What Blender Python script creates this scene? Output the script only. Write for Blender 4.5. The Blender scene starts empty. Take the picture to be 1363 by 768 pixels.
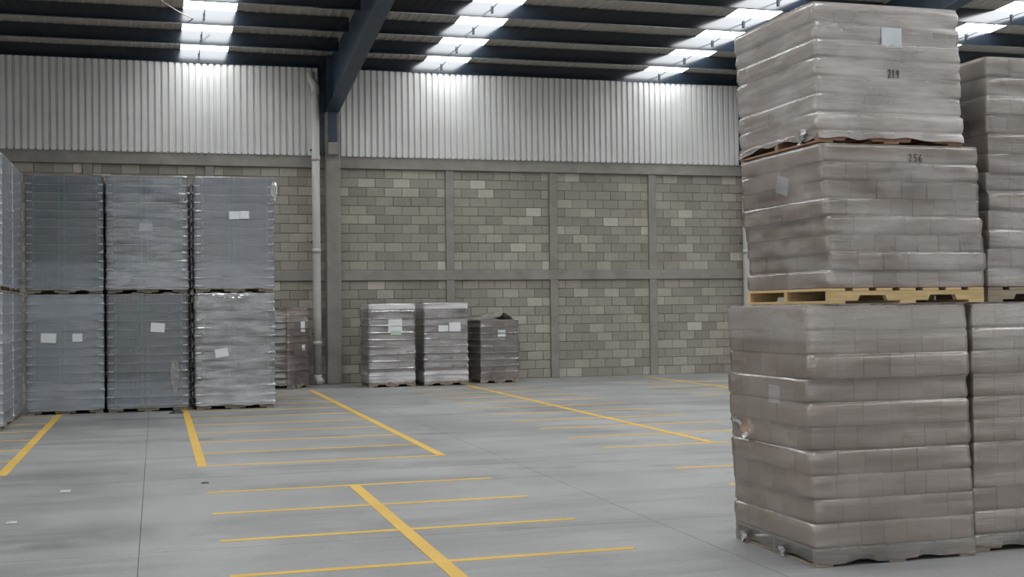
import bpy, bmesh, math, random
from mathutils import Vector, Matrix, noise

random.seed(7)
S = bpy.context.scene
COL = S.collection

# ------------------------------------------------------------------ camera
IW, IH, FPX, HC = 1363.0, 768.0, 1629.0, 1.6
YAW, PIT, ROL = math.radians(16.23), math.radians(.946), math.radians(-.70)
CF = Vector((math.sin(YAW)*math.cos(PIT), math.cos(YAW)*math.cos(PIT), math.sin(PIT)))
r0 = Vector((math.cos(YAW), -math.sin(YAW), 0)); u0 = r0.cross(CF)
CR = math.cos(ROL)*r0 + math.sin(ROL)*u0
CU = -math.sin(ROL)*r0 + math.cos(ROL)*u0
CAM = Vector((0, 0, HC))
cd = bpy.data.cameras.new('camera')
cd.sensor_fit = 'HORIZONTAL'; cd.sensor_width = 36.0; cd.lens = FPX/IW*36.0
cd.clip_start = .05; cd.clip_end = 300
cam = bpy.data.objects.new('camera', cd); COL.objects.link(cam)
M = Matrix((CR, CU, -CF)).transposed().to_4x4(); M.translation = CAM
cam.matrix_world = M
S.camera = cam

def ray(x, y): return CF + CR*((x-IW/2)/FPX) - CU*((y-IH/2)/FPX)
def on_z(x, y, z=0.0):
    d = ray(x, y); return CAM + d*((z-HC)/d.z)
def on_y(x, y, Y):
    d = ray(x, y); return CAM + d*(Y/d.y)
def on_x(x, y, X):
    d = ray(x, y); return CAM + d*(X/d.x)
def project(p):
    d = Vector(p)-CAM; k = d.dot(CF)
    return (IW/2+FPX*d.dot(CR)/k, IH/2-FPX*d.dot(CU)/k) if k > .1 else (-9e9, -9e9)

# ------------------------------------------------------------------ world, light, exposure
SKY_STRENGTH = 2.0
PANE_STRENGTH = 10.5
w = bpy.data.worlds.new('overcast_sky'); S.world = w; w.use_nodes = True
bg = w.node_tree.nodes['Background']
bg.inputs[0].default_value = (.95, .975, 1.0, 1); bg.inputs[1].default_value = SKY_STRENGTH
S.view_settings.view_transform = 'Standard'
S.view_settings.look = 'None'
S.view_settings.gamma = 1.0
S.view_settings.use_curve_mapping = False
S.view_settings.exposure = 0.0
S.cycles.max_bounces = 7
S.cycles.diffuse_bounces = 4
S.cycles.glossy_bounces = 3
S.cycles.transparent_max_bounces = 16
S.cycles.use_denoising = True

# ------------------------------------------------------------------ materials
def new_mat(name):
    m = bpy.data.materials.new(name); m.use_nodes = True
    nt = m.node_tree; nt.nodes.clear()
    out = nt.nodes.new('ShaderNodeOutputMaterial')
    return m, nt, out
def N(nt, kind, **kw):
    n = nt.nodes.new(kind)
    for k, v in kw.items():
        if k.startswith('i_'):
            key = k[2:]
            n.inputs[int(key) if key.isdigit() else key.replace('_', ' ')].default_value = v
        else: setattr(n, k, v)
    return n
def L(nt, a, b): nt.links.new(a, b)
def ramp(nt, src, stops, interp='LINEAR'):
    r = nt.nodes.new('ShaderNodeValToRGB'); r.color_ramp.interpolation = interp
    e = r.color_ramp.elements
    while len(e) < len(stops): e.new(.5)
    for i, (p, c) in enumerate(stops):
        e[i].position = p; e[i].color = (*c, 1) if len(c) == 3 else c
    L(nt, src, r.inputs[0]); return r.outputs[0]
def coords(nt, scale=(1, 1, 1), kind='pos', rot=(0, 0, 0)):
    mp = N(nt, 'ShaderNodeMapping'); mp.inputs['Scale'].default_value = scale
    mp.inputs['Rotation'].default_value = rot
    if kind == 'pos':
        g = N(nt, 'ShaderNodeNewGeometry'); L(nt, g.outputs['Position'], mp.inputs[0])
    else:
        t = N(nt, 'ShaderNodeTexCoord'); L(nt, t.outputs['Object'], mp.inputs[0])
    return mp.outputs[0]
def tex_noise(nt, vec, scale, detail=4, rough=.6):
    n = N(nt, 'ShaderNodeTexNoise'); n.inputs['Scale'].default_value = scale
    n.inputs['Detail'].default_value = detail; n.inputs['Roughness'].default_value = rough
    L(nt, vec, n.inputs['Vector']); return n.outputs['Fac']
def mixc(nt, fac, a, b, blend='MIX'):
    m = N(nt, 'ShaderNodeMix', data_type='RGBA', blend_type=blend)
    for sock, v in ((m.inputs[0], fac), (m.inputs[6], a), (m.inputs[7], b)):
        if isinstance(v, (int, float)): sock.default_value = v
        elif isinstance(v, tuple): sock.default_value = (*v, 1) if len(v) == 3 else v
        else: L(nt, v, sock)
    return m.outputs[2]
def bump(nt, h, strength=.3, dist=.01):
    b = N(nt, 'ShaderNodeBump'); b.inputs['Strength'].default_value = strength
    b.inputs['Distance'].default_value = dist; L(nt, h, b.inputs['Height']); return b.outputs[0]
def principled(nt, out, color, rough=.6, metal=0.0, spec=.5, normal=None):
    p = N(nt, 'ShaderNodeBsdfPrincipled')
    if isinstance(color, tuple): p.inputs['Base Color'].default_value = (*color, 1)
    else: L(nt, color, p.inputs['Base Color'])
    if isinstance(rough, (int, float)): p.inputs['Roughness'].default_value = rough
    else: L(nt, rough, p.inputs['Roughness'])
    p.inputs['Metallic'].default_value = metal
    p.inputs['Specular IOR Level'].default_value = spec
    if normal: L(nt, normal, p.inputs['Normal'])
    if out: L(nt, p.outputs[0], out.inputs[0])
    return p

def mat_simple(name, col, rough=.6, metal=0., var=.15, scale=6., kind='pos', spec=.5, bstr=.15, stretch=(1, 1, 1)):
    m, nt, out = new_mat(name)
    v = coords(nt, stretch, kind)
    n = tex_noise(nt, v, scale, 5)
    lo = tuple(c*(1-var) for c in col); hi = tuple(min(1, c*(1+var)) for c in col)
    c = ramp(nt, n, [(.25, lo), (.75, hi)])
    f = tex_noise(nt, v, scale*12, 3)
    principled(nt, out, c, rough, metal, spec, bump(nt, f, bstr, .004))
    return m

def mat_floor():
    m, nt, out = new_mat('polished_concrete')
    v = coords(nt)
    big = tex_noise(nt, v, .45, 5, .65)
    c = ramp(nt, big, [(.32, (.165, .166, .162)), (.5, (.235, .236, .230)), (.68, (.295, .296, .288))])
    vs = coords(nt, (.30, 1.5, 1), rot=(0, 0, -.35))
    sm = tex_noise(nt, vs, .8, 6, .68)
    smm = ramp(nt, sm, [(.47, (0, 0, 0)), (.66, (1, 1, 1))])
    c = mixc(nt, N_mul(nt, smm, .8), c, (.115, .116, .114))
    vt = coords(nt, (.5, .28, 1), rot=(0, 0, .5))
    st = ramp(nt, tex_noise(nt, vt, 1.1, 5, .6), [(.52, (0, 0, 0)), (.68, (1, 1, 1))])
    c = mixc(nt, N_mul(nt, st, .5), c, (.34, .34, .335))
    # tyre scuffs: thin curved dark marks
    wv = N(nt, 'ShaderNodeTexWave', wave_type='RINGS', rings_direction='Z')
    wv.inputs['Scale'].default_value = .09; wv.inputs['Distortion'].default_value = 3.2
    wv.inputs['Detail'].default_value = 3; wv.inputs['Detail Scale'].default_value = .35
    mp = coords(nt, (1, 1, 1)); L(nt, mp, wv.inputs[0])
    ring = ramp(nt, wv.outputs['Fac'], [(.955, (0, 0, 0)), (1.0, (1, 1, 1))])
    patch = ramp(nt, tex_noise(nt, v, .8, 3), [(.5, (0, 0, 0)), (.62, (1, 1, 1))])
    c = mixc(nt, N_mul(nt, mixc(nt, 1.0, ring, patch, 'MULTIPLY'), .75), c, (.08, .082, .084))
    fine = tex_noise(nt, v, 38, 4, .7)
    c = mixc(nt, .22, c, ramp(nt, fine, [(.3, (.16, .16, .16)), (.7, (.38, .38, .37))]))
    rg = ramp(nt, big, [(.3, (.42, .42, .42)), (.7, (.6, .6, .6))])
    principled(nt, out, c, rg, 0, .35, bump(nt, fine, .06, .004))
    return m
def N_mul(nt, a, k):
    n = N(nt, 'ShaderNodeMath', operation='MULTIPLY'); L(nt, a, n.inputs[0]); n.inputs[1].default_value = k
    return n.outputs[0]

BLOCK_TONES = [(0, (.262, .242, .205)), (.4, (.305, .282, .240)), (.75, (.345, .318, .272)), (.95, (.41, .38, .325)), (1, (.53, .49, .43))]
def mat_random(name, stops, rough=.85, scale=30., bstr=.4, grain=.25, spec=.3):
    """colour picked per object (Object Info random), with fine grain"""
    m, nt, out = new_mat(name)
    oi = N(nt, 'ShaderNodeObjectInfo')
    base = ramp(nt, oi.outputs['Random'], stops)
    v = coords(nt)
    n = tex_noise(nt, v, scale, 5, .7)
    g = ramp(nt, n, [(.3, (.62, .62, .62)), (.7, (1.15, 1.15, 1.15))])
    c = mixc(nt, grain*2, base, g, 'MULTIPLY')
    big = tex_noise(nt, v, 1.1, 3)
    c = mixc(nt, .35, c, ramp(nt, big, [(.3, (.75, .74, .73)), (.7, (1.1, 1.1, 1.1))]), 'MULTIPLY')
    principled(nt, out, c, rough, 0, spec, bump(nt, n, bstr, .006))
    return m

def mat_film(name, lo, hi, tint=(.86, .85, .84), zs=16., rough=.16, ior=2.0, bands=()):
    """stretch film: clear, slightly milky where it is gathered in bands, glossy all over"""
    m, nt, out = new_mat(name)
    v = coords(nt, (1.6, 1.6, zs), 'obj')
    n = tex_noise(nt, v, 1.0, 7, .66)
    v2 = coords(nt, (1.7, 1.7, 3.4), 'obj')
    n2 = tex_noise(nt, v2, 1.2, 4, .55)
    a = N(nt, 'ShaderNodeMath', operation='MULTIPLY_ADD'); L(nt, n, a.inputs[0]); a.inputs[1].default_value = .55
    L(nt, N_mul(nt, n2, .55), a.inputs[2])
    fac = N(nt, 'ShaderNodeMapRange'); L(nt, a.outputs[0], fac.inputs[0])
    fac.inputs[1].default_value = .42; fac.inputs[2].default_value = .76
    fac.inputs[3].default_value = lo; fac.inputs[4].default_value = hi
    f_out = fac.outputs[0]
    if bands:                                  # extra turns of film at these heights
        tc = N(nt, 'ShaderNodeTexCoord'); sp = N(nt, 'ShaderNodeSeparateXYZ'); L(nt, tc.outputs['Object'], sp.inputs[0])
        for zc, wd, gain in bands:
            d = N(nt, 'ShaderNodeMath', operation='SUBTRACT'); L(nt, sp.outputs[2], d.inputs[0]); d.inputs[1].default_value = zc
            ab = N(nt, 'ShaderNodeMath', operation='ABSOLUTE'); L(nt, d.outputs[0], ab.inputs[0])
            mr = N(nt, 'ShaderNodeMapRange', interpolation_type='SMOOTHSTEP'); L(nt, ab.outputs[0], mr.inputs[0])
            mr.inputs[1].default_value = wd*.75; mr.inputs[2].default_value = wd*1.15
            mr.inputs[3].default_value = gain; mr.inputs[4].default_value = 0
            ad = N(nt, 'ShaderNodeMath', operation='ADD', use_clamp=True); L(nt, f_out, ad.inputs[0]); L(nt, mr.outputs[0], ad.inputs[1])
            f_out = ad.outputs[0]
    vb = coords(nt, (3.2, 3.2, 60.), 'obj', (.06, .06, 0))
    nb = tex_noise(nt, vb, 1.0, 5, .6)
    nr = bump(nt, nb, .55, .004)
    p = principled(nt, None, tint, .5, 0, .2, nr)
    t = N(nt, 'ShaderNodeBsdfTransparent'); t.inputs[0].default_value = (.96, .96, .965, 1)
    gl = N(nt, 'ShaderNodeBsdfGlossy'); gl.inputs['Roughness'].default_value = rough
    L(nt, nr, gl.inputs['Normal'])
    fr = N(nt, 'ShaderNodeFresnel'); fr.inputs[0].default_value = ior; L(nt, nr, fr.inputs[1])
    mx = N(nt, 'ShaderNodeMixShader'); L(nt, f_out, mx.inputs[0])
    L(nt, t.outputs[0], mx.inputs[1]); L(nt, p.outputs[0], mx.inputs[2])
    mx2 = N(nt, 'ShaderNodeMixShader'); L(nt, fr.outputs[0], mx2.inputs[0])
    L(nt, mx.outputs[0], mx2.inputs[1]); L(nt, gl.outputs[0], mx2.inputs[2])
    L(nt, mx2.outputs[0], out.inputs[0])
    return m

def mat_emit(name, col, strength):
    m, nt, out = new_mat(name)
    e = N(nt, 'ShaderNodeEmission'); e.inputs[0].default_value = (*col, 1); e.inputs[1].default_value = strength
    L(nt, e.outputs[0], out.inputs[0]); return m

def mat_paint():
    m, nt, out = new_mat('yellow_floor_paint')
    v = coords(nt)
    n = tex_noise(nt, v, 9, 6, .7); n2 = tex_noise(nt, v, 1.3, 3)
    c = ramp(nt, n2, [(.3, (.52, .32, .055)), (.7, (.60, .385, .075))])
    worn = ramp(nt, n, [(.56, (0, 0, 0)), (.72, (1, 1, 1))])
    c = mixc(nt, N_mul(nt, worn, .55), c, (.34, .30, .23))
    principled(nt, out, c, .6, 0, .3)
    return m
def mat_wood(name, a, b):
    m, nt, out = new_mat(name)
    v = coords(nt, (3, 30, 30), 'obj')
    n = tex_noise(nt, v, 1.5, 5, .6)
    oi = N(nt, 'ShaderNodeObjectInfo')
    c = ramp(nt, n, [(.3, a), (.7, b)])
    c = mixc(nt, .5, c, ramp(nt, oi.outputs['Random'], [(0, (.7, .7, .7)), (1, (1.15, 1.12, 1.1))]), 'MULTIPLY')
    principled(nt, out, c, .8, 0, .25, bump(nt, n, .2, .003))
    return m

MT = dict(
    floor=mat_floor(),
    subfloor=mat_simple('dark_joint_filler', (.10, .10, .10), .9),
    paint=mat_paint(),
    frame=mat_simple('cast_concrete', (.242, .231, .207), .85, var=.22, scale=2.2, bstr=.3),
    mortar=mat_simple('grey_mortar', (.22, .205, .175), .95, var=.2, scale=8),
    block=mat_random('concrete_block', BLOCK_TONES),
    cladding=mat_simple('galvanised_cladding', (.61, .605, .59), .45, .15, var=.07, scale=1.5, bstr=.03),
    roof=mat_simple('roof_sheet', (.50, .475, .43), .55, .1, var=.1, scale=2, bstr=.03),
    purlin=mat_simple('dark_blue_gloss_paint', (.012, .018, .027), .13, 0, var=.15, scale=4, bstr=.01, spec=1.0),
    steel=mat_simple('blue_steel_paint', (.035, .055, .085), .4, 0, var=.2, scale=3, bstr=.05),
    pipe=mat_simple('grey_plastic_pipe', (.42, .41, .385), .45, 0, var=.06, scale=3, bstr=.03),
    pane=mat_emit('daylit_skylight', (.95, .98, 1.0), PANE_STRENGTH),
    plaster=mat_simple('pale_wall_render', (.36, .355, .34), .8, 0, var=.08, scale=1.5),
    carton=mat_random('brown_cardboard', [(0, (.42, .30, .222)), (.5, (.475, .345, .255)), (1, (.53, .395, .30))], .8, 14, .08, .12),
    lid=mat_simple('cardboard_sleeve', (.53, .395, .295), .75, 0, var=.08, scale=5, bstr=.04),
    wood=mat_wood('pine_pallet_wood', (.44, .31, .15), (.60, .45, .25)),
    redwood=mat_wood('reddish_pallet_wood', (.22, .13, .085), (.36, .225, .15)),
    greywood=mat_wood('grey_pallet_wood', (.20, .165, .12), (.33, .28, .21)),
    film=mat_film('stretch_film', .08, .30, (.80, .74, .69), 12., .09, 2.0, ((1.5, .12, .16),)),
    film_heavy=mat_film('heavy_stretch_film', .20, .58, (.93, .87, .83), 16., .10),
    film_light=mat_film('thin_stretch_film', .03, .40, (.92, .87, .83), 12., .09),
    film_blue=mat_film('bluish_stretch_film', .12, .44, (.64, .69, .76), 7., .08, 2.0, ((.25, .22, .10),)),
    film_smooth=mat_film('bluish_smooth_film', .22, .36, (.64, .68, .75), 5., .10, 1.9, ((.25, .22, .10),)),
    film_blue2=mat_film('bluish_hazy_film', .24, .38, (.58, .64, .72), 5., .12, 1.8, ((.25, .25, .12), (1.7, .16, .10))),
    film_blue3=mat_film('bluish_clear_film', .10, .22, (.52, .58, .66), 5., .08, 1.7, ((.25, .25, .14),)),
    film_pale=mat_film('pale_hazy_film', .32, .50, (.68, .73, .80), 5., .12, 1.8),
    film_clear=mat_film('loose_clear_film', .01, .10, (.85, .84, .83), 6., .12, 1.5),
    film_wrinkled=mat_film('wrinkled_film', .10, .55, (.80, .82, .86), 9., .06, 2.3, ((.25, .2, .12),)),
    film_white=mat_film('white_film', .06, .46, (.94, .91, .92), 7., .08, 2.2, ((.20, .12, .30), (1.68, .06, .45))),
    tray=mat_random('pinkish_carton_tray', [(0, (.30, .18, .145)), (.5, (.37, .24, .20)), (1, (.44, .31, .265))], .75, 20, .1, .15),
    can=mat_simple('dull_grey_metal', (.125, .135, .145), .55, .1, var=.2, scale=2, bstr=.05),
    sheet=mat_simple('tier_sheet_card', (.40, .33, .26), .75, 0, var=.1, scale=4),
    card=mat_simple('pale_card_glint', (.78, .70, .58), .6, 0, var=.08, scale=6),
    strap=mat_simple('green_strap', (.09, .29, .17), .4, 0, var=.1, scale=4),
    paper=mat_simple('white_paper', (.74, .75, .76), .7, 0, var=.04, scale=8, bstr=.02),
    scrap=mat_simple('dusty_paper', (.42, .42, .40), .8),
    print=mat_simple('grey_print', (.22, .22, .25), .7, 0, var=.1, scale=8, bstr=.02),
    ink=mat_simple('dark_marker_ink', (.05, .035, .05), .6, 0, var=.1, scale=8, bstr=.02),
    dark=mat_simple('dark_rubber', (.03, .03, .035), .6, 0, var=.2, scale=8),
    cable=mat_simple('tan_cable', (.30, .24, .17), .6, 0, var=.1, scale=4),
)

# ------------------------------------------------------------------ mesh helpers
def link(name, me, parent=None, mat=None):
    o = bpy.data.objects.new(name, me); COL.objects.link(o)
    if mat is not None and me is not None and not me.materials: me.materials.append(mat)
    if parent: o.parent = parent
    return o
def empty(name, loc=(0, 0, 0), rz=0.):
    o = bpy.data.objects.new(name, None); COL.objects.link(o)
    o.location = loc; o.rotation_euler = (0, 0, rz); o.empty_display_size = .2
    return o
def tag(o, label=None, cat=None, group=None, kind=None):
    if label: o['label'] = label
    if cat: o['category'] = cat
    if group: o['group'] = group
    if kind: o['kind'] = kind
    return o
def mesh_from(name, verts, faces, smooth=False):
    me = bpy.data.meshes.new(name); me.from_pydata(verts, [], faces)
    if smooth: me.polygons.foreach_set('use_smooth', [True]*len(me.polygons))
    me.update(); return me
def add_box(V, F, x0, x1, y0, y1, z0, z1):
    b = len(V)
    V += [(x0, y0, z0), (x1, y0, z0), (x1, y1, z0), (x0, y1, z0), (x0, y0, z1), (x1, y0, z1), (x1, y1, z1), (x0, y1, z1)]
    F += [(b, b+3, b+2, b+1), (b+4, b+5, b+6, b+7), (b, b+1, b+5, b+4), (b+1, b+2, b+6, b+5), (b+2, b+3, b+7, b+6), (b+3, b, b+4, b+7)]
CACHE = {}
def chamfer_box(name, sx, sy, sz, mat, c=.006):
    """centred box with chamfered edges; shared between alike pieces"""
    key = (name, round(sx, 4), round(sy, 4), round(sz, 4), mat.name, c)
    if key in CACHE: return CACHE[key]
    bm = bmesh.new(); bmesh.ops.create_cube(bm, size=1)
    for v in bm.verts: v.co = (v.co.x*sx, v.co.y*sy, v.co.z*sz)
    bmesh.ops.bevel(bm, geom=bm.edges[:], offset=c, segments=1, affect='EDGES')
    me = bpy.data.meshes.new(name); bm.to_mesh(me); bm.free(); me.materials.append(mat)
    CACHE[key] = me; return me
def box_obj(name, x0, x1, y0, y1, z0, z1, mat, parent=None, c=0.):
    if c:
        o = link(name, chamfer_box(name, x1-x0, y1-y0, z1-z0, mat, c), parent)
        o.location = ((x0+x1)/2, (y0+y1)/2, (z0+z1)/2); return o
    key = ('plain', name, round(x1-x0, 4), round(y1-y0, 4), round(z1-z0, 4), mat.name)
    if key not in CACHE:
        V, F = [], []; a, b, d = (x1-x0)/2, (y1-y0)/2, (z1-z0)/2
        add_box(V, F, -a, a, -b, b, -d, d)
        me = mesh_from(name, V, F); me.materials.append(mat); CACHE[key] = me
    o = link(name, CACHE[key], parent); o.location = ((x0+x1)/2, (y0+y1)/2, (z0+z1)/2)
    return o
def tube(name, pts, r, mat, parent=None, seg=10, cap=True):
    V, F = [], []
    pts = [Vector(p) for p in pts]
    up = None
    for i, p in enumerate(pts):
        t = (pts[min(i+1, len(pts)-1)] - pts[max(i-1, 0)]).normalized()
        if up is None:
            up = Vector((0, 0, 1)) if abs(t.z) < .9 else Vector((0, 1, 0))
        a = t.cross(up).normalized(); up = a.cross(t).normalized()
        rr = r[i] if isinstance(r, (list, tuple)) else r
        for k in range(seg):
            an = 2*math.pi*k/seg
            V.append(tuple(p + a*math.cos(an)*rr + up*math.sin(an)*rr))
    for i in range(len(pts)-1):
        for k in range(seg):
            F.append((i*seg+k, i*seg+(k+1) % seg, (i+1)*seg+(k+1) % seg, (i+1)*seg+k))
    if cap:
        F.append(tuple(range(seg))[::-1]); F.append(tuple((len(pts)-1)*seg+k for k in range(seg)))
    me = mesh_from(name, V, F, True); me.materials.append(mat)
    return link(name, me, parent)

# ================================================================== THE SETTING
YW = 26.95                     # inner face of the block wall
XL, XR, YR = -16.9, 30.0, -13.4  # hall extents
Z_EAVE, SLOPE = 7.2, .06
def roof_z(y): return Z_EAVE + SLOPE*(26.85-y)

# floor of cast slabs with recessed joints
floor = box_obj('floor', XL-12, XR+.4, YR-12, YW+.5, -.25, -.014, MT['subfloor']); tag(floor, kind='structure')
xs = [-.12+3.69*k for k in range(-4, 8)]; ys = [8.55+3.7*k for k in range(-9, 5)]
xs = [XL-12] + [x for x in xs if XL+.5 < x < XR-.5] + [XR]
ys = [YR-12] + [y for y in ys if YR-11 < y < YW-.5] + [YW+.3]
for i in range(len(xs)-1):
    for j in range(len(ys)-1):
        g = .0022
        V, F = [], []
        add_box(V, F, xs[i]+g, xs[i+1]-g, ys[j]+g, ys[j+1]-g, -.06, 0)
        o = link('concrete_slab', mesh_from('concrete_slab', V, F), floor, MT['floor'])
        o.matrix_parent_inverse = floor.matrix_world.inverted()
        o.parent = None; o.parent = floor; o.location = tuple(-c for c in floor.location)

def marking(x0, x1, y0, y1):
    o = box_obj('painted_line', x0, x1, y0, y1, -.001, .0022 if x1-x0 > y1-y0 else .0034, MT['paint'], floor)
    o.location = Vector(o.location) - floor.location
def cross_lines(x0, x1, ylist, wd=.075):
    for y in ylist: marking(x0, x1, y-wd/2, y+wd/2)
back = [13.15+1.2*k for k in range(10)]
front = [11.21, 10.02, 8.82, 7.62, 6.42, 5.22, 4.02]
LW = .05
for x0, x1, lines in ((.42, 3.04, (1.73,)), (4.92, 7.55, (6.24,)), (9.42, 12.05, (10.75,))):
    near = front if x0 < 1 else front[:4]
    cross_lines(x0, x1, near)
    for lx in lines: marking(lx-LW, lx+LW, 3.4 if x0 < 1 else 7.6, 11.2)
cross_lines(.47, 2.98, back)
for lx in (.45, 3.0): marking(lx-LW, lx+LW, 13.12, 25.0)
cross_lines(-4.03, -1.53, back)
for lx in (-1.49, -4.05): marking(lx-LW, lx+LW, 13.12, 25.0)
cross_lines(4.88, 7.53, back)
marking(6.22, 6.32, 13.2, 25.0)
cross_lines(9.42, 12.1, back)
marking(10.76, 10.86, 13.2, 26.2)

# back wall: concrete frame, block infill, cladding above
wall = empty('wall_back', (0, 0, 0)); tag(wall, kind='structure')
TIE = [13.9+2.47*k for k in range(1, 6)]
cols = [-16.55, -6.4, 3.75, 13.9, 24.05]
ties = [-14.0, -11.5, -8.95, -3.85, -1.35, 1.12, 6.395, 8.86, 11.33, 16.37, 18.84, 21.31, 26.5]
for cx in cols:
    box_obj('concrete_column', cx-.17, cx+.15, YW-.22, YW+.2, 0, 5.95, MT['frame'], wall, .015)
    box_obj('corbel', cx-.13, cx+.09, YW-.36, YW-.221, 5.0, 5.27, MT['frame'], wall, .012)
    box_obj('gap_shade_post', cx-.298, cx-.172, YW-.12, YW+.03, 5.03, 7.18, MT['purlin'], wall)  # dark filler added for the shadow between downpipe and column
    box_obj('steel_plate', cx-.10, cx+.08, YW-.27, YW-.221, 5.28, 5.96, MT['steel'], wall, .006)
for tx in ties:
    for z0, z1 in ((0, 2.26), (2.49, 4.74)):
        box_obj('tie_column', tx-.095, tx+.095, YW-.035, YW+.15, z0, z1, MT['frame'], wall, .008)
edges = sorted(cols)
for a, b in zip(edges[:-1], edges[1:]):
    box_obj('ring_beam', a+.15, b-.17, YW-.04, YW+.15, 2.26, 2.49, MT['frame'], wall, .01)
    box_obj('ring_beam', a+.15, b-.17, YW-.06, YW+.15, 4.74, 5.03, MT['frame'], wall, .01)
box_obj('mortar_bed', XL, XR, YW+.022, YW+.16, 0, 4.9, MT['mortar'], wall)

OCC = [(0, 236, 366, 548), (486, 405, 622, 514), (626, 422, 682, 508), (368, 410, 428, 516), (985, 0, 1363, 768)]
cand = []
vert = sorted([(c, .16) for c in cols]+[(t, .095) for t in ties])
for (a, ha), (b, hb) in zip(vert[:-1], vert[1:]):
    pa, pb = a+ha, b-hb
    if pb < -5 or pa > 20: continue
    n = max(1, round((pb-pa)/.38)); bw = (pb-pa)/n
    for z0, z1 in ((0, 2.26), (2.49, 4.74)):
        rows = 11; bh = (z1-z0)/rows
        for r in range(rows):
            cuts = [pa+bw*k for k in range(n+1)] if r % 2 else [pa]+[pa+bw*(k+.5) for k in range(n)]+[pb]
            for u, v in zip(cuts[:-1], cuts[1:]):
                c = Vector(((u+v)/2, YW+.02, z0+bh*(r+.5)))
                px, py = project(c)
                vis = -10 < px < IW and -10 < py < IH and not any(q[0] < px < q[2] and q[1] < py < q[3] for q in OCC)
                cand.append((0 if vis else 1, (c-CAM).length, c, v-u, bh))
cand.sort(key=lambda t: (t[0], t[1]))
for k, (hid, d, c, bw, bh) in enumerate(cand[:300]):
    me = chamfer_box('concrete_block', round(bw-.013, 3), .12, round(bh-.013, 3), MT['block'], .006)
    o = link('concrete_block', me, wall); o.location = c + Vector((random.uniform(-.002, .002), .06+random.uniform(-.006, .006)-.012, 0))
V, F = [], []
for hid, d, c, bw, bh in cand[300:]:
    dy = random.uniform(-.006, .006)
    a, h = bw/2-.0065, bh/2-.0065
    add_box(V, F, c.x-a, c.x+a, c.y-.012+dy, c.y+.1, c.z-h, c.z+h)
def mat_block_far():
    m, nt, out = new_mat('concrete_block_far')
    g = N(nt, 'ShaderNodeNewGeometry')
    base = ramp(nt, g.outputs['Random Per Island'], BLOCK_TONES)
    v = coords(nt); n = tex_noise(nt, v, 30, 5, .7)
    c = mixc(nt, .5, base, ramp(nt, n, [(.3, (.62, .62, .62)), (.7, (1.15, 1.15, 1.15))]), 'MULTIPLY')
    big = tex_noise(nt, v, 1.1, 3)
    c = mixc(nt, .35, c, ramp(nt, big, [(.3, (.75, .74, .73)), (.7, (1.1, 1.1, 1.1))]), 'MULTIPLY')
    principled(nt, out, c, .85, 0, .3, bump(nt, n, .4, .006)); return m
o = link('block_infill', mesh_from('block_infill', V, F), wall, mat_block_far()); tag(o, kind='stuff')

def corrugated(x0, x1, pitch, depth, fn, close=None):
    """ribbed sheet; fn(x, h, end) -> 3D point, h is the rib height"""
    prof = [(0, 0), (.16, 0), (.28, 1), (.86, 1), (.98, 0)]
    V, F = [], []
    n = int(round((x1-x0)/pitch)); xs_ = []
    for k in range(n):
        for t, h in prof: xs_.append((x0+(k+t)*(x1-x0)/n, h*depth))
    xs_.append((x1, 0))
    for x, h in xs_:
        V.append(fn(x, h, 0)); V.append(fn(x, h, 1))
    for i in range(len(xs_)-1): F.append((2*i, 2*i+2, 2*i+3, 2*i+1))
    return V, F
for a, b in zip(edges[:-1], edges[1:]):
    V, F = corrugated(a+.155, b-.30, 0.138, .044, lambda x, h, e: (x, YW-.02-h-.03, 5.0 if e == 0 else 7.22))
    link('corrugated_cladding', mesh_from('corrugated_cladding', V, F), wall, MT['cladding'])
box_obj('girt', XL, XR, YW+.03, YW+.12, 5.03, 7.3, MT['steel'], wall)

# side walls and the loading side behind the viewer (wide open doorways)
wl = empty('wall_left'); tag(wl, kind='structure')
y = YR
for a, b in ((-9, -2), (3, 10), (14, 20)):          # open doorways, unseen, added to bring side light onto the near stack
    box_obj('wall_panel', XL-.3, XL-.01, y, a, 0, 9.9, MT['plaster'], wl)
    box_obj('door_header', XL-.3, XL-.01, a, b, 5.2, 9.9, MT['plaster'], wl); y = b
box_obj('wall_panel', XL-.3, XL-.01, y, YW+.3, 0, 9.9, MT['plaster'], wl)
tag(box_obj('wall_right', XR+.01, XR+.3, YR, YW+.3, 0, 9.9, MT['plaster']), kind='structure')
wf = empty('wall_front'); tag(wf, kind='structure')
doors = [(-14, -8), (-3.5, 3.5), (8, 15), (19.5, 26)]
x = XL
for a, b in doors:
    box_obj('wall_panel', x, a, YR-.3, YR, 0, 9.9, MT['plaster'], wf)
    box_obj('door_header', a, b, YR-.3, YR, 5.2, 9.9, MT['plaster'], wf); x = b
box_obj('wall_panel', x, XR, YR-.3, YR, 0, 9.9, MT['plaster'], wf)

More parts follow.
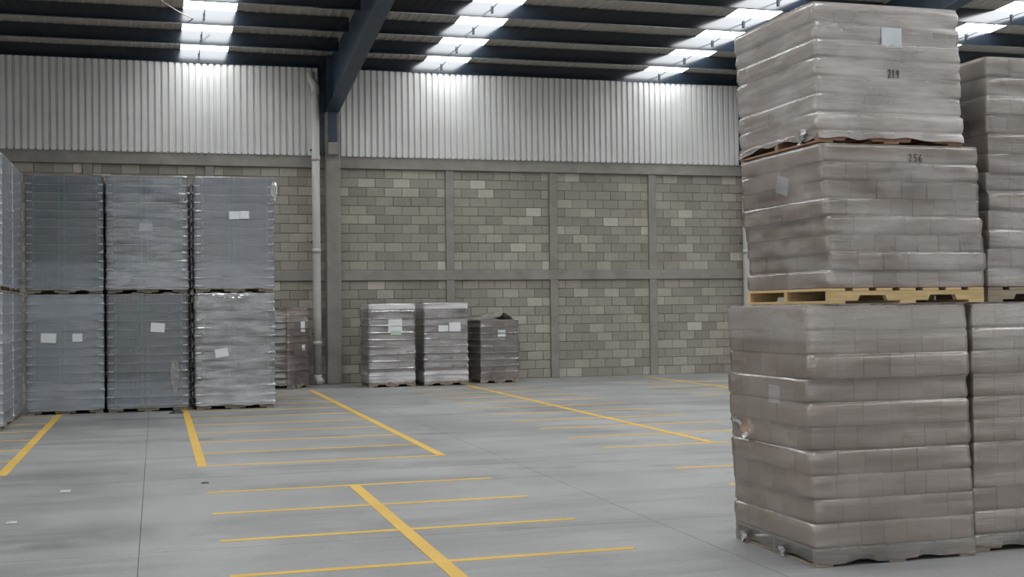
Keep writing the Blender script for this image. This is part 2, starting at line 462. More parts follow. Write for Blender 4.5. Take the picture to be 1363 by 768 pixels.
# roof: sheets, skylight strips, purlins, tapered rafters
ceiling = empty('ceiling'); tag(ceiling, kind='structure')
STRIP = [1.03+5.3*k for k in (-3, -2, 0, 1, 2, 3, 4, 5)]; SW = .98
bounds = [XL-.3]
for s in STRIP: bounds += [s-SW/2, s+SW/2]
bounds.append(XR+.3)
for i in range(0, len(bounds), 2):
    V, F = corrugated(bounds[i], bounds[i+1], .2, .016, lambda x, h, e: (x, (YW+.3) if e == 0 else YR-.4, roof_z(YW+.3 if e == 0 else YR-.4)+.002+h))
    link('roof_sheet', mesh_from('roof_sheet', V, F), ceiling, MT['roof'])
PS = 1.45
PY = [26.84-PS*k for k in range(28)]
for n, s in enumerate(STRIP):
    win = empty('window_%d' % (n+1), (s, 0, 0)); tag(win, kind='structure')
    for k in range(len(PY)-1):
        ya, yb = PY[k]+ (.1 if k == 0 else 0), PY[k+1]
        V, F = corrugated(-SW/2, SW/2, .196, .016, lambda x, h, e: (x, ya if e == 0 else yb, roof_z(ya if e == 0 else yb)+.002+h))
        link('skylight_pane', mesh_from('skylight_pane', V, F), win, MT['pane'])
raf = cols
DP = .275
pur_meshes = {}
for k, y in enumerate(PY):
    for a, b in zip(raf[:-1]+[raf[-1]], raf[1:]+[XR]):
        ln = round(b-a-.12, 3)
        if ln not in pur_meshes:
            V, F = [], []
            h = ln/2
            add_box(V, F, -h, h, -.002, .003, -DP, 0)             # web (faces the hall)
            add_box(V, F, -h, h, .003, .075, -DP, -DP+.004)        # bottom flange, turned to the wall
            add_box(V, F, -h, h, .003, .075, -.004, 0)
            add_box(V, F, -h, h, .072, .075, -DP+.004, -DP+.022)   # lip
            me = mesh_from('purlin', V, F); me.materials.append(MT['purlin']); pur_meshes[ln] = me
        o = link('purlin', pur_meshes[ln], ceiling); o.location = ((a+b)/2, y, roof_z(y)-.002)
for s in STRIP[2:6]:
    for k in range(0, 8):
        y = PY[k]; z = roof_z(y)
        box_obj('purlin_cleat', s-.13, s-.09, y-.035, y-.0021, z-.2, z-.07, MT['dark'], ceiling)
    if True:
        y0, y1 = PY[0], PY[8]
        tube('sag_rod', [(s-.11, y0, roof_z(y0)-.12), (s-.11, y1, roof_z(y1)-.12)], .009, MT['dark'], ceiling, 6)
def rafter_mesh():
    V, F = [], []
    yA, yB, yC = YW-.2, 17.0, YR
    top = lambda y: roof_z(y)-.004
    bot = lambda y: 5.97 + (yA-y)*.128 if y >= yB else 5.97+(yA-yB)*.128+(yB-y)*SLOPE
    yl = [yA, (yA+yB)/2, yB, yC]
    for i in range(3):
        y0, y1 = yl[i], yl[i+1]
        for x0, x1, f0, f1 in ((-.006, .006, lambda y: bot(y), lambda y: top(y)), (-.14, .14, lambda y: bot(y)-.018, lambda y: bot(y))):
            b = len(V)
            V += [(x0, y0, f0(y0)), (x1, y0, f0(y0)), (x1, y1, f0(y1)), (x0, y1, f0(y1)), (x0, y0, f1(y0)), (x1, y0, f1(y0)), (x1, y1, f1(y1)), (x0, y1, f1(y1))]
            F += [(b, b+3, b+2, b+1), (b+4, b+5, b+6, b+7), (b, b+1, b+5, b+4), (b+1, b+2, b+6, b+5), (b+2, b+3, b+7, b+6), (b+3, b, b+4, b+7)]
    # stiffeners and end plate
    add_box(V, F, -.14, .14, yA-.006, yA+.012, 5.95, top(yA))
    return mesh_from('rafter', V, F)
rme = rafter_mesh(); rme.materials.append(MT['steel'])
for cx in cols:
    o = link('rafter', rme, ceiling); o.location = (cx-.005, 0, 0)

# ================================================================== PALLET LOADS
def pallet(root, x0, x1, y0, y1, h, mat, notch=True, along='x', detail=True):
    """stringer pallet; stringers run along x or y; sub-parts: stringer, deck_board, bottom_board"""
    p = empty('pallet'); p.parent = root
    LX, LY = x1-x0, y1-y0
    bd = .018 if h > .09 else .014
    if along == 'x': ln, wd = LX, LY
    else: ln, wd = LY, LX
    key = ('stringer', round(ln, 3), h, mat.name, notch)
    if key not in CACHE:
        # profile in (u, z) with two fork notches, extruded
        a = ln/2; zz0, zz1 = bd, h-bd
        if notch:
            n0, n1 = .13*ln, .32*ln
            zt = zz0+(zz1-zz0)*.55
            prof = [(-a, zz0), (-n1, zz0), (-n1+.015, zt), (-n0-.015, zt), (-n0, zz0), (n0, zz0), (n0+.015, zt), (n1-.015, zt), (n1, zz0), (a, zz0), (a, zz1), (-a, zz1)]
        else: prof = [(-a, zz0), (a, zz0), (a, zz1), (-a, zz1)]
        V = [(u, -.02, z) for u, z in prof]+[(u, .02, z) for u, z in prof]; n = len(prof)
        F = [tuple(range(n)), tuple(range(2*n-1, n-1, -1))]+[(i+n, (i+1) % n+n, (i+1) % n, i) for i in range(n)]
        me = mesh_from('stringer', V, F); me.materials.append(mat); CACHE[key] = me
    cx, cy = (x0+x1)/2, (y0+y1)/2
    for t in (-wd/2+.021, 0, wd/2-.021):
        o = link('stringer', CACHE[key], p)
        if along == 'x': o.location = (cx, cy+t, 0)
        else: o.location = (cx+t, cy, 0); o.rotation_euler.z = math.pi/2
    nb = 7
    bw = ln/nb*.72
    for i in range(nb):
        u = -ln/2+bw/2+(ln-bw)*i/(nb-1)
        me = chamfer_box('deck_board', bw, wd, bd-.001, mat, .002)
        o = link('deck_board', me, p); o.location = (cx+u, cy, h-bd/2) if along == 'x' else (cx, cy+u, h-bd/2)
        if along != 'x': o.rotation_euler.z = math.pi/2
        if i in (0, 3, 6):
            o = link('bottom_board', me, p); o.location = (cx+u, cy, bd/2) if along == 'x' else (cx, cy+u, bd/2)
            if along != 'x': o.rotation_euler.z = math.pi/2
    return p

def film_mesh(x0, x1, y0, y1, z0, z1, layers, seed, amp=.004, off=None, ds=.03, dz=.022, ragged=.0, hole=None, top_in=.10, groove=.0065, diag=.5, corner=2.2, gw=.010, gmid=.75, gcor=1.7, clen=.10):
    """wrap of stretch film: rounded-rectangle tube, creased at every layer and gathered at the corners"""
    r = .018
    per = []
    def side(ax, ay, bx, by, nx, ny):
        ln = math.hypot(bx-ax, by-ay); n = max(2, int(ln/ds))
        for i in range(n+1):
            t = i/n; per.append((ax+(bx-ax)*t, ay+(by-ay)*t, nx, ny, min(t, 1-t)*ln))
    def arc(cx, cy, a0):
        for i in (1, 2):
            a = a0+math.pi/2*i/3; per.append((cx+r*math.cos(a), cy+r*math.sin(a), math.cos(a), math.sin(a), 0.))
    side(x0+r, y0, x1-r, y0, 0, -1); arc(x1-r, y0+r, -math.pi/2)
    side(x1, y0+r, x1, y1-r, 1, 0); arc(x1-r, y1-r, 0)
    side(x1-r, y1, x0+r, y1, 0, 1); arc(x0+r, y1-r, math.pi/2)
    side(x0, y1-r, x0, y0+r, -1, 0); arc(x0+r, y0+r, math.pi)
    nper = len(per)
    zr = {round(z0, 4), round(z1, 4)}
    for zb in layers:
        for q in (-2.0, -1.2, -.6, 0, .6, 1.2, 2.0): zr.add(round(zb+q*gw, 4))
    zr = sorted(z for z in zr if z0 <= z <= z1)
    rows_z = [zr[0]]
    for a_, b_ in zip(zr[:-1], zr[1:]):
        k_ = max(1, int((b_-a_)/dz)) if b_-a_ > .002 else 0
        for t_ in range(1, k_+1): rows_z.append(a_+(b_-a_)*t_/k_)
    nz = len(rows_z)-1
    V, F = [], []
    sv = Vector((seed*3.7, seed*1.9, seed*5.3))
    for j in range(nz+1):
        z = rows_z[j]
        g = 0.
        for zb in layers: g -= math.exp(-((z-zb)/gw)**2)*(.45+1.1*abs(noise.noise(Vector((zb*37., seed*1.3, .5)))))*1.15
        ox, oy = off(z) if off else (0, 0)
        for (x, y, nx, ny, dc) in per:
            zz = z
            n1 = noise.noise(Vector((x*1.3, y*1.3, z*17+diag*(x+y)))+sv)
            n2 = noise.noise(Vector((x*.8, y*.8, z*3.))+sv*2)
            cw = math.exp(-dc/clen)
            n3 = noise.noise(Vector((x*2.5, y*2.5, z*48))+sv*3)
            d = groove*g*(gmid*(.6+.8*abs(n2))+(gcor-gmid)*cw) + amp*(n1*(.55+cw*corner)+.5*n2) + amp*.8*n3*(cw+.15) + amp*.4 + .004
            if ragged and j < 4:
                zz = z + ragged*(noise.noise(Vector((x*6, y*6, 3.3))+sv)+.35)*(1-j/4)
            V.append((x+nx*d+ox, y+ny*d+oy, zz))
    def ok(i, j):
        if not hole: return True
        x, y, nx, ny, dc = per[i]
        z = rows_z[j]
        return not hole(x, y, z, nx, ny)
    for j in range(nz):
        for i in range(nper):
            k = (i+1) % nper
            if ok(i, j): F.append((j*nper+i, j*nper+k, (j+1)*nper+k, (j+1)*nper+i))
    # folded over the top edge
    if top_in:
        base = nz*nper; cx, cy = (x0+x1)/2, (y0+y1)/2
        ox, oy = off(z1) if off else (0, 0)
        for (x, y, nx, ny, dc) in per:
            k = top_in*(1+.6*noise.noise(Vector((x*5, y*5, 9))+sv))
            V.append((x-nx*k+ox, y-ny*k+oy, z1+.004+.006*noise.noise(Vector((x*9, y*9, 2))+sv)))
        b2 = base+nper
        for i in range(nper):
            k = (i+1) % nper; F.append((base+i, base+k, b2+k, b2+i))
    return mesh_from('stretch_film', V, F, True)

def paper(root, quad_center, w_, h_, face, mat=None, tilt=0., lines=True):
    """label sheet lying on a face of the load: face '-y' or '-x' (root space)"""
    mat = mat or MT['paper']
    V, F = [], []
    n = 4
    for j in range(n+1):
        for i in range(n+1):
            V.append(((i/n-.5)*w_, -.0008-.0015*math.sin(i*2.1+j*1.3), (j/n-.5)*h_))
    for j in range(n):
        for i in range(n): F.append((j*(n+1)+i, j*(n+1)+i+1, (j+1)*(n+1)+i+1, (j+1)*(n+1)+i))
    me = mesh_from('paper_label', V, F, True); me.materials.append(mat)
    o = link('paper_label', me, root); o.location = quad_center
    rz = {'-y': 0, '-x': -math.pi/2}[face]
    o.rotation_mode = 'XYZ'; o.rotation_euler = (0, tilt, rz)
    return o

DIG = {'2': [(0, .8), (.2, 1), (.5, .95), (.55, .65), (.1, .05), (.7, .08)],
       '5': [(.65, 1), (.1, .95), (.08, .58), (.45, .6), (.6, .3), (.4, .02), (.02, .08)],
       '6': [(.5, 1), (.2, .75), (.05, .35), (.12, .08), (.35, 0), (.6, .1), (.66, .3), (.5, .45), (.25, .42), (.08, .25)],
       '1': [(.1, .75), (.35, 1), (.33, 0)],
       '9': [(.6, .8), (.35, 1), (.05, .8), (.2, .5), (.55, .62), (.6, .9), (.55, .4), (.4, 0)]}
def handwriting(root, text, org, size, step):
    """marker strokes on a -y face"""
    V, F = [], []
    for k, ch in enumerate(text):
        pts = [(org[0]+k*step+u*size*.62, org[2]+v*size) for u, v in DIG[ch]]
        for (ax, az), (bx, bz) in zip(pts[:-1], pts[1:]):
            d = Vector((bx-ax, 0, bz-az)); nrm = Vector((-d.z, 0, d.x)).normalized()*size*.075
            b = len(V)
            for q in ((ax, az, 1), (bx, bz, 1), (bx, bz, -1), (ax, az, -1)):
                V.append((q[0]+nrm.x*q[2], org[1], q[1]+nrm.z*q[2]))
            F.append((b, b+3, b+2, b+1))
    me = mesh_from('handwritten_number', V, F); me.materials.append(MT['ink'])
    return link('handwritten_number', me, root)

def carton_load(label, x0, x1, y0, y1, z0, z1, ph, nlay, nx, ny, seed, film='film', wood='greywood', lean=(0, 0), lid=0., rz=0., film_low=.0, ragged=0., hole=None, amp=.004, along='x', gaps=.22, zfilm_top=None, xshift=None):
    """a wrapped pallet of brown cartons; only the outer cartons of each layer can be seen"""
    rnd = random.Random(seed)
    root = empty('pallet_load', ((x0+x1)/2, (y0+y1)/2, z0), rz)
    tag(root, label, 'pallet load', 'carton loads stacked on pallets')
    hx, hy = (x1-x0)/2, (y1-y0)/2; H = z1-z0
    pallet(root, -hx+.005, hx-.005, -hy+.005, hy-.005, ph, MT[wood], True, along)
    zc0, zc1 = ph+.001, H-.012-lid
    lh = (zc1-zc0)/nlay
    lay_off = [(rnd.uniform(-.011, .011)+(xshift[i] if xshift else 0), rnd.uniform(-.007, .007)) for i in range(nlay+1)]
    def off(z):
        t = max(0, min(nlay-.001, (z-zc0)/lh)); i = int(t); f = t-i
        f = max(0, min(1, (f-.88)/.12)) if i < nlay-1 else 0
        a, b = lay_off[i], lay_off[min(i+1, nlay-1)]
        k = z/H
        return (a[0]*(1-f)+b[0]*f+lean[0]*k, a[1]*(1-f)+b[1]*f+lean[1]*k)
    m = .014
    for l in range(nlay):
        ax, ay = (nx, ny) if l % 2 == 0 else (nx-1, ny-1)
        cw, cl = 2*(hx-m)/ax, 2*(hy-m)/ay
        z = zc0+lh*(l+.5)
        k = z/H
        dx, dy = lay_off[l][0]+lean[0]*k, lay_off[l][1]+lean[1]*k
        for i in range(ax):
            for j in range(ay):
                if 0 < i < ax-1 and 0 < j < ay-1: continue
                shr = rnd.choice((.0015, .002, .003)) if rnd.random() > gaps else rnd.choice((.006, .010, .014))
                me = chamfer_box('carton', round(cw-shr, 4), round(cl-.002, 4), round(lh-.002, 4), MT['carton'], .0025)
                o = link('carton', me, root)
                ix = 1 if i == 0 else -1 if i == ax-1 else 0; iy = 1 if j == 0 else -1 if j == ay-1 else 0
                o.location = (-hx+m+cw*(i+.5)+dx, -hy+m+cl*(j+.5)+dy+iy*abs(rnd.gauss(0, .0018)), z)
    if lid:
        k = 1.
        me = chamfer_box('cardboard_sleeve', 2*hx-.012, 2*hy-.012, lid, MT['lid'], .008)
        o = link('cardboard_sleeve', me, root); o.location = (lean[0]+lay_off[nlay-1][0], lean[1]+lay_off[nlay-1][1], H-.012-lid/2)
    layers = [zc0+lh*i for i in range(nlay+1)]
    fz0 = film_low
    me = film_mesh(-hx+.004, hx-.004, -hy+.004, hy-.004, fz0, H-.004, layers, seed, amp, off, ragged=ragged, hole=hole)
    me.materials.append(MT[film])
    link('stretch_film', me, root)
    root['half'] = 0; del root['half']
    return root, off, (hx, hy, H, lh, zc0)

G = 'carton loads stacked on pallets'
# --- near stack of three
def hole_low(x, y, z, nx, ny):
    return nx < -.9 and (((y-.36)/.10)**2+((z-.775)/.038)**2) < 1
low, off_l, d_l = carton_load('tall wrapped brown carton load on floor, torn film on its side, beneath bare pine pallet',
    3.84, 4.985, 6.655, 7.735, 0, 1.6, .115, 10, 7, 6, 11, 'film', 'greywood', (-.045, 0), film_low=.012, ragged=.03, hole=hole_low, amp=.0028)
mid, off_m, d_m = carton_load('wrapped brown carton load marked 256 on its cardboard sleeve, on bare pine pallet',
    3.935, 5.055, 6.62, 7.70, 1.606, 2.592, .095, 7, 7, 6, 23, 'film_light', 'wood', (-.02, 0), lid=.105, film_low=.098, ragged=.0, amp=.0028, gaps=.5,
    xshift=[.0, .012, .006, .004, -.008, -.004, -.006, 0])
top, off_t, d_t = carton_load('heavily wrapped carton load marked 219, topmost of its stack of three',
    3.90, 4.945, 6.66, 7.72, 2.600, 3.47, .075, 7, 7, 6, 37, 'film_heavy', 'redwood', (-.02, 0), film_low=.022, ragged=.04, amp=.0045)
# --- neighbouring stack of two
lo2, _, _ = carton_load('wrapped carton load on floor, lower one of its stack of two, beside torn-film load',
    5.03, 6.16, 6.735, 7.82, 0, 1.6, .115, 10, 7, 6, 41, 'film', 'greywood', (.0, 0), film_low=.03, ragged=.03, amp=.003)
up2, _, _ = carton_load('tall wrapped carton load, upper one of its stack of two, beside load marked 256',
    5.165, 6.27, 6.735, 7.82, 1.606, 3.205, .095, 12, 7, 6, 53, 'film_light', 'greywood', (0.02, 0), film_low=.1, amp=.003)

def place_label(root, px, py, pw, phh, face, plane, tilt=0., mat=None, local=None):
    """paper label at the photo's spot on a face plane (world), converted to the load's space"""
    p = on_y(px, py, plane) if face == '-y' else on_x(px, py, plane)
    bpy.context.view_layer.update()
    q = root.matrix_world.inverted() @ p
    if local is not None:
        if face == '-y': q.y = local(q.z)
        else: q.x = local(q.z)
    return paper(root, q, pw, phh, face, mat, tilt)
place_label(top, 1186, 50.5, .145, .125, '-y', 6.66, 0., mat_simple('pale_label', (.56, .60, .63), .4), lambda z: -d_t[1]-.007+off_t(z)[1])
place_label(mid, 1044.5, 247, .16, .115, '-x', 3.93, .25, local=lambda z: -d_m[0]+.0105+off_m(z)[0])
place_label(low, 1032, 524, .15, .115, '-x', 3.82, local=lambda z: -d_l[0]+.0105+off_l(z)[0])
p = on_y(1181, 104, 6.66); handwriting(top, '219', (p.x-top.location.x, -d_t[1]-.0085+off_t(p.z-2.6+.02)[1], p.z-top.location.z), .05, .028)
p = on_y(1208, 215.5, 6.62); handwriting(mid, '256', (p.x-mid.location.x, -d_m[1]-.0105+off_m(.93)[1], p.z-mid.location.z), .046, .036)
# torn flaps of film round the hole
for (yy, zz, a, sc) in ((.43, .80, .5, 1.), (.30, .75, -.6, .8)):
    V, F = [], []
    for j in range(5):
        for i in range(7):
            t, u = i/6-.5, j/4
            V.append((-.004-.03*u*u-.006*math.sin(t*9+u*4), t*.16*sc*(1-.5*u), a*u*.06+.012*math.sin(t*7)))
    for j in range(4):
        for i in range(6): F.append((j*7+i, j*7+i+1, (j+1)*7+i+1, (j+1)*7+i))
    o = link('torn_film_flap', mesh_from('torn_film_flap', V, F, True), low, MT['film_white'])
    o.location = (-d_l[0]-.022, yy, zz)
# loose tails of film
def film_tail(root, loc, sx, sz, rz, seed, mat='film_white'):
    V, F = [], []
    n, m_ = 9, 9
    for j in range(m_+1):
        for i in range(n+1):
            u, v = i/n-.5, j/m_
            d = .12*(sx if sx < .3 else .12)*2*(noise.noise(Vector((u*3, v*3, seed)))) + .15*min(sx, .1)*noise.noise(Vector((u*8, v*8, seed+4)))
            V.append((u*sx*(.5+.5*math.sin(math.pi*min(1, v+.15))), d, -v*sz))
    for j in range(m_):
        for i in range(n): F.append((j*(n+1)+i, j*(n+1)+i+1, (j+1)*(n+1)+i+1, (j+1)*(n+1)+i))
    o = link('loose_film', mesh_from('loose_film', V, F, True), root, MT[mat])
    o.location = loc; o.rotation_euler.z = rz; return o
film_tail(top, (d_t[0]+.012, -d_t[1]+.05, .50), .09, .16, .9, 3.1)
film_tail(top, (-d_t[0]-.005, -d_t[1]+.20, .10), .16, .09, 1.4, 8.2)
film_tail(low, (-d_l[0]-.03, .35, .075), .10, .065, 1.5, 9.2)
film_tail(low, (-d_l[0]-.03, -.16, .07), .09, .06, 1.5, 10.2)

# --- strapped loads of thin layers by the wall
def fluted_mesh(LX, LY, h, n):
    V, F = [], []
    pts = []
    def side(ax, ay, bx, by, nx, ny, m_):
        for i in range(m_):
            for t in (0, .25, .5, .75):
                f = (i+t)/m_
                d = .0015*math.sin(math.pi*t)
                pts.append((ax+(bx-ax)*f+nx*d, ay+(by-ay)*f+ny*d))
    a, b = LX/2-.012, LY/2-.012
    side(-a, -b, a, -b, 0, -1, n); side(a, -b, a, b, 1, 0, n); side(a, b, -a, b, 0, 1, n); side(-a, b, -a, -b, -1, 0, n)
    k = len(pts)
    V = [(x, y, 0) for x, y in pts]+[(x, y, h) for x, y in pts]
    F = [(i, (i+1) % k, (i+1) % k+k, i+k) for i in range(k)]
    F.append(tuple(range(k, 2*k)))
    me = mesh_from('stacked_layer', V, F); me.materials.append(MT['can']); return me
LH = .1375; NL = 13
def strapped_load(label, x0, x1, y0, z0, seed, film, amp=.004, depth=1.2, straps=(.10, .43, .5, .92), film_mesh_opts=None):
    root = empty('strapped_load', ((x0+x1)/2, y0+depth/2, z0))
    tag(root, label, 'pallet load', 'strapped grey loads in two tiers')
    hx, hy = (x1-x0)/2, depth/2
    ph = .10
    pallet(root, -hx+.01, hx-.01, -hy+.01, hy-.01, ph, MT['greywood'], True, 'x')
    key = ('layer', round(hx, 3), round(hy, 3))
    if key not in CACHE: CACHE[key] = fluted_mesh(2*hx-.028, 2*hy-.028, LH-.0055, 18)
    ks = ('tier', round(hx, 3), round(hy, 3))
    if ks not in CACHE:                       # card sheet; pale corner tabs added to imitate glints on the film
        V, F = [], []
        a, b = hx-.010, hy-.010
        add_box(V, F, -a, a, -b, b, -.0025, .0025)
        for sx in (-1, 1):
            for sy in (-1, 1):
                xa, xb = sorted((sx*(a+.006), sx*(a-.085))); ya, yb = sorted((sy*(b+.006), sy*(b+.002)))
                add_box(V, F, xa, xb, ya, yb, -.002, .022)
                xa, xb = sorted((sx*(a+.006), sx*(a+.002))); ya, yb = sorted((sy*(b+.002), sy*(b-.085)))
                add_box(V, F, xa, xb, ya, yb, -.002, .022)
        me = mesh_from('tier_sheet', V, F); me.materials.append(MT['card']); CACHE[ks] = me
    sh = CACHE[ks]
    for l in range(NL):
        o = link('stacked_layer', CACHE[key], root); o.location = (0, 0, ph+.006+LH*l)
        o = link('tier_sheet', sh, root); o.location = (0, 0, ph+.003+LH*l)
    zt = ph+.006+LH*NL
    o = link('top_frame', chamfer_box('top_frame', 2*hx-.012, 2*hy-.012, .022, MT['redwood'], .003), root); o.location = (0, 0, zt+.011)
    zt += .022
    for f in straps:
        x = -hx+2*hx*f
        for y in (-hy-.002, hy-.001): box_obj('green_strap', x-.013, x+.013, y, y+.003, .05, zt, MT['strap'], root)
    for f in (.2, .8):
        y = -hy+2*hy*f
        for xx in (-hx-.002, hx-.001): box_obj('green_strap', xx, xx+.003, y-.007, y+.007, .05, zt, MT['strap'], root)
    layers = [ph+.003+LH*l for l in range(NL+1)]
    # film is pushed out by every tier sheet and drawn in between
    me = film_mesh(-hx-.006, hx+.006, -hy-.006, hy+.006, .05, zt, layers, seed, amp, None, ds=.05, dz=.03, ragged=.03, top_in=.18, groove=-.013, diag=.3, corner=1.2, gw=.012, gmid=.08, gcor=1., clen=.07)
    me.materials.append(MT[film])
    link('stretch_film', me, root)
    return root
XS = [(-1.98, -.815), (-.755, .50), (.62, 1.89)]
ZU = 1.925
u = strapped_load
a1 = u('grey strapped load on floor with two small paper labels on its front', *XS[0], 20.8, 0, 61, 'film_blue2')
a2 = u('dark strapped load on floor in thin film, one paper label, between two lower loads', *XS[1], 20.78, 0, 62, 'film_blue3')
a3 = u('strapped load on floor in shiny crinkled film with one tilted paper label', *XS[2], 20.76, 0, 63, 'film_wrinkled', .011)
b1 = u('dark strapped load without paper label, upper tier, above load with two labels', *XS[0], 20.8, ZU, 64, 'film_blue3')
b2 = u('strapped load in bright banded film with a faint square label, upper tier', *XS[1], 20.78, ZU, 65, 'film_blue', .009)
b3 = u('strapped load with a wide paper label and loose film at its corner, upper tier', *XS[2], 20.76, ZU, 66, 'film_smooth')
c1 = u('strapped load on floor at the end of the row, furthest from the wall', -3.24, -2.04, 18.12, 0, 67, 'film_pale')
c2 = u('strapped load in upper tier at the end of the row, furthest from the wall', -3.24, -2.04, 18.12, ZU, 68, 'film_pale')
c3 = u('strapped load on floor tucked between the row end and the load with two labels', -3.24, -2.04, 19.48, 0, 69, 'film_pale')
c4 = u('strapped load in upper tier tucked between the row end and the unlabelled dark load', -3.24, -2.04, 19.48, ZU, 70, 'film_pale')
for i, (xa, xb) in enumerate(XS):
    who = ('the load with two labels', 'the dark load in thin film', 'the load in crinkled film')[i]
    for z, t in ((0, 'on floor'), (ZU, 'in upper tier')):
        u(('strapped load on floor in rear row, close behind ' if z == 0 else 'upper strapped load of rear row, behind and above ') + who, xa+.09, xb+.09, 22.1, z, 90+i, 'film_blue3')
FY = 20.79
faded = mat_simple('label_under_film', (.40, .42, .45), .5)
for root, px, py, w_, h_, t in ((a1, 64.5, 450, .23, .15, .05), (a1, 103, 449.5, .15, .13, 0), (a2, 210, 436, .22, .15, .08), (a3, 295, 469.5, .21, .14, -.15),
                                (b2, 194.5, 302.5, .21, .13, 0), (b3, 312, 286.5, .17, .13, 0), (b3, 325.5, 286, .15, .13, 0)):
    place_label(root, px, py, w_, h_, '-y', root.location.y-.6-(.016 if root is b2 else .026), t, faded if root is b2 else None)
film_tail(b3, (.655, -.58, 1.84), .12, .30, .2, 15.2)
film_tail(a2, (.42, -.625, .80), .14, .50, .05, 16.2, 'film')
film_tail(a3, (-.05, -.63, 1.90), .7, .06, 0.02, 17.2)

# --- loads of trays against the block wall
def tray_load(label, cx, cy, rz, sx, sy, h, nlay, seed, film, fold=False, wood='greywood'):
    rnd = random.Random(seed)
    root = empty('tray_load', (cx, cy, 0), rz)
    tag(root, label, 'pallet load', 'tray loads against the block wall')
    hx, hy = sx/2, sy/2; ph = .10
    pallet(root, -hx-.02, hx+.02, -hy-.02, hy+.02, ph, MT[wood], True, 'x')
    lh = (h-ph)/nlay
    for l in range(nlay):
        z = ph+lh*l
        dx, dy = rnd.uniform(-.012, .012), rnd.uniform(-.012, .012)
        n = 3
        for i in range(n):                      # three trays side by side on each visible side
            for j in range(2):
                w_ = (2*hx-.02)/n; d_ = (2*hy-.02)/2
                o = link('carton_tray', chamfer_box('carton_tray', w_-.006, d_-.006, lh-.022, MT['tray'], .008), root)
                o.location = (-hx+.01+w_*(i+.5)+dx, -hy+.01+d_*(j+.5)+dy, z+(lh-.022)/2+.001)
        o = link('tier_sheet', chamfer_box('tier_sheet', 2*hx-.004, 2*hy-.004, .008, MT['sheet'], .001), root)
        o.location = (dx, dy, z+lh-.010)
    layers = [ph+lh*l-.010 for l in range(1, nlay+1)]
    me = film_mesh(-hx-.012, hx+.012, -hy-.012, hy+.012, .045, h+.005, layers, seed, .009, None, ds=.045, dz=.03, ragged=.06, top_in=.25, groove=-.014, diag=.4, gw=.015, gmid=.8, gcor=1.2)
    me.materials.append(MT[film]); link('stretch_film', me, root)
    return root
t1 = tray_load('tray load in bright white film with one tall paper label, second from concrete column', 4.72, 25.72, 0, .94, 1.0, 1.73, 11, 81, 'film_white')
t2 = tray_load('tray load with two paper labels side by side, between two wrapped loads', 5.87, 25.70, 0, .92, 1.0, 1.74, 11, 82, 'film_white')
t3 = tray_load('shortest tray load with a raised folded cardboard flap on top, at row end', 7.04, 26.02, math.radians(12), .90, .95, 1.36, 9, 83, 'film')
t4 = tray_load('tray load turned corner outwards behind the strapped row, beside downpipe', 2.49, 26.02, math.radians(55), .86, .86, 1.68, 11, 84, 'film')
bpy.context.view_layer.update()
place_label(t1, 526, 433.5, .29, .27, '-y', 25.195)
place_label(t1, 527, 443, .22, .09, '-y', 25.19, 0, mat_simple('pale_green_paper', (.48, .62, .50), .7))
place_label(t2, 590, 437, .21, .13, '-y', 25.175)
place_label(t2, 605.5, 435, .25, .19, '-y', 25.175)
q = paper(t3, (.05, -.495, 1.07), .19, .14, '-y')
paper(t4, (.17, -.452, 1.28), .18, .22, '-y'); paper(t4, (.19, -.452, .84), .14, .12, '-y')
# folded flap on the short load
V = [(-.47, -.47, 1.37), (.02, -.50, 1.44), (.10, -.50, 1.535), (.30, -.49, 1.42), (.47, -.47, 1.27),
     (-.45, .45, 1.37), (.0, .46, 1.43), (.12, .47, 1.50), (.30, .46, 1.42), (.47, .45, 1.36)]
F = [(0, 1, 6, 5), (1, 2, 7, 6), (2, 3, 8, 7), (3, 4, 9, 8)]
me = mesh_from('cardboard_flap', V, F)
o = link('cardboard_flap', me, t3, MT['film_heavy'])
md = o.modifiers.new('thickness', 'SOLIDIFY'); md.thickness = .006
film_tail(t4, (-.30, -.46, .11), .35, .10, .0, 21.2)
V = [(.30, -.485, 1.32), (.47, -.47, 1.26), (.49, -.47, 1.10), (.34, -.495, 1.16)]

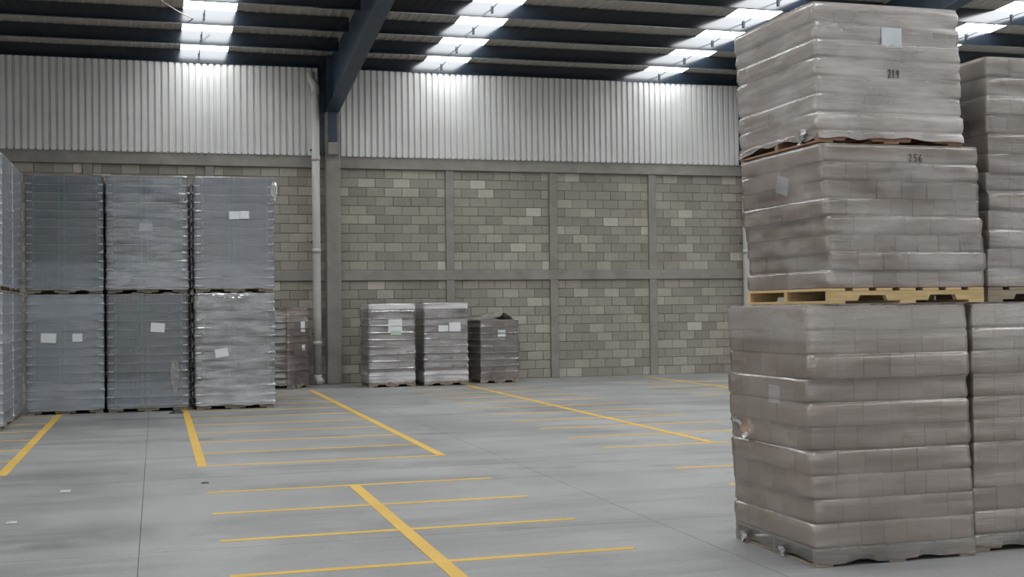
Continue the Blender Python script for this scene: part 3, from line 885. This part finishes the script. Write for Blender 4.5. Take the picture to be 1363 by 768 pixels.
# ================================================================== FITTINGS
def downpipe(x, label, ztop):
    root = empty('downpipe', (x, YW-.34, 0)); tag(root, label, 'pipe', 'rainwater downpipes on the columns')
    tube('pipe', [(0, 0, .18), (0, 0, 1.5), (0, 0, 3.), (0, 0, ztop-.30)], .086, MT['pipe'], root, 16)
    tube('elbow', [(0, 0, ztop-.32), (0, 0, ztop-.14), (-.02, .01, ztop-.09), (-.07, .02, ztop-.02), (-.09, .03, ztop+.03), (-.09, .03, ztop+.16)], .09, MT['pipe'], root, 16)
    tube('shoe', [(0, 0, .22), (0, 0, .13), (.02, -.05, .09), (.05, -.13, .07)], .09, MT['pipe'], root, 16)
    for z in (.9, 2.9, 4.9):
        tube('coupling', [(0, 0, z-.05), (0, 0, z+.05)], .094, MT['pipe'], root, 16)
        box_obj('pipe_clip', -.11, .11, .05, .13, z-.02+.2, z+.02+.2, MT['steel'], root)
    return root
downpipe(3.35, 'grey plastic downpipe with elbow beside the concrete column near tray loads', 6.62)
downpipe(13.62, 'grey plastic downpipe at the far column behind the stacked carton loads', 6.62)

pts = []
A, B = on_y(205, -6, 22.2), on_y(290, 33, 25.2)
for i in range(17):
    t = i/16; p = A.lerp(B, t); p.z -= .10*math.sin(math.pi*t); pts.append(p)
C2 = on_y(345, 58, 26.4)
for i in range(1, 9):
    t = i/8; p = B.lerp(C2, t); p.z -= .03*math.sin(math.pi*t); pts.append(p)
tag(tube('hanging_cable', pts, .010, MT['cable'], None, 6), 'thin tan cable slung under the roof across a skylight strip', 'cable')

# scraps on the floor
def scrap(label, px, py, sx, sy, h, mat, seed, name='paper_scrap'):
    c = on_z(px, py)
    V, F = [], []
    n = 7
    for j in range(n):
        for i in range(n):
            u, v = i/(n-1)-.5, j/(n-1)-.5
            z = .0035+h*max(0, (1-4*(u*u+v*v)))*(.5+.5*abs(noise.noise(Vector((u*5, v*5, seed)))))
            V.append((u*sx*(1+.25*noise.noise(Vector((v*6, seed, 1)))), v*sy*(1+.25*noise.noise(Vector((u*6, seed, 5)))), z))
    for j in range(n-1):
        for i in range(n-1): F.append((j*n+i, j*n+i+1, (j+1)*n+i+1, (j+1)*n+i))
    k = len(V); V2 = V+[(x, y, .0028) for x, y, z in V]
    F2 = F+[tuple(reversed([a+k for a in f])) for f in F]
    o = link(name, mesh_from(name, V2, F2, True), None, mat); o.location = (c.x, c.y, 0)
    tag(o, label, 'scrap'); return o
scrap('small pale paper scrap on the concrete near the wide floor joint crossing', 87, 654, .09, .16, .012, MT['scrap'], 3.)
scrap('small pale crumpled scrap on bare concrete, nearer the loading side', 15, 696, .08, .10, .015, MT['scrap'], 7.)
scrap('small dark rubber scrap on concrete beside the end of a yellow line', 273, 643, .07, .10, .012, MT['dark'], 11., 'rubber_scrap')
scrap('dark crumpled heap of packing waste at the foot of the strapped row', 235, 550, .22, .18, .10, MT['dark'], 15., 'packing_waste')
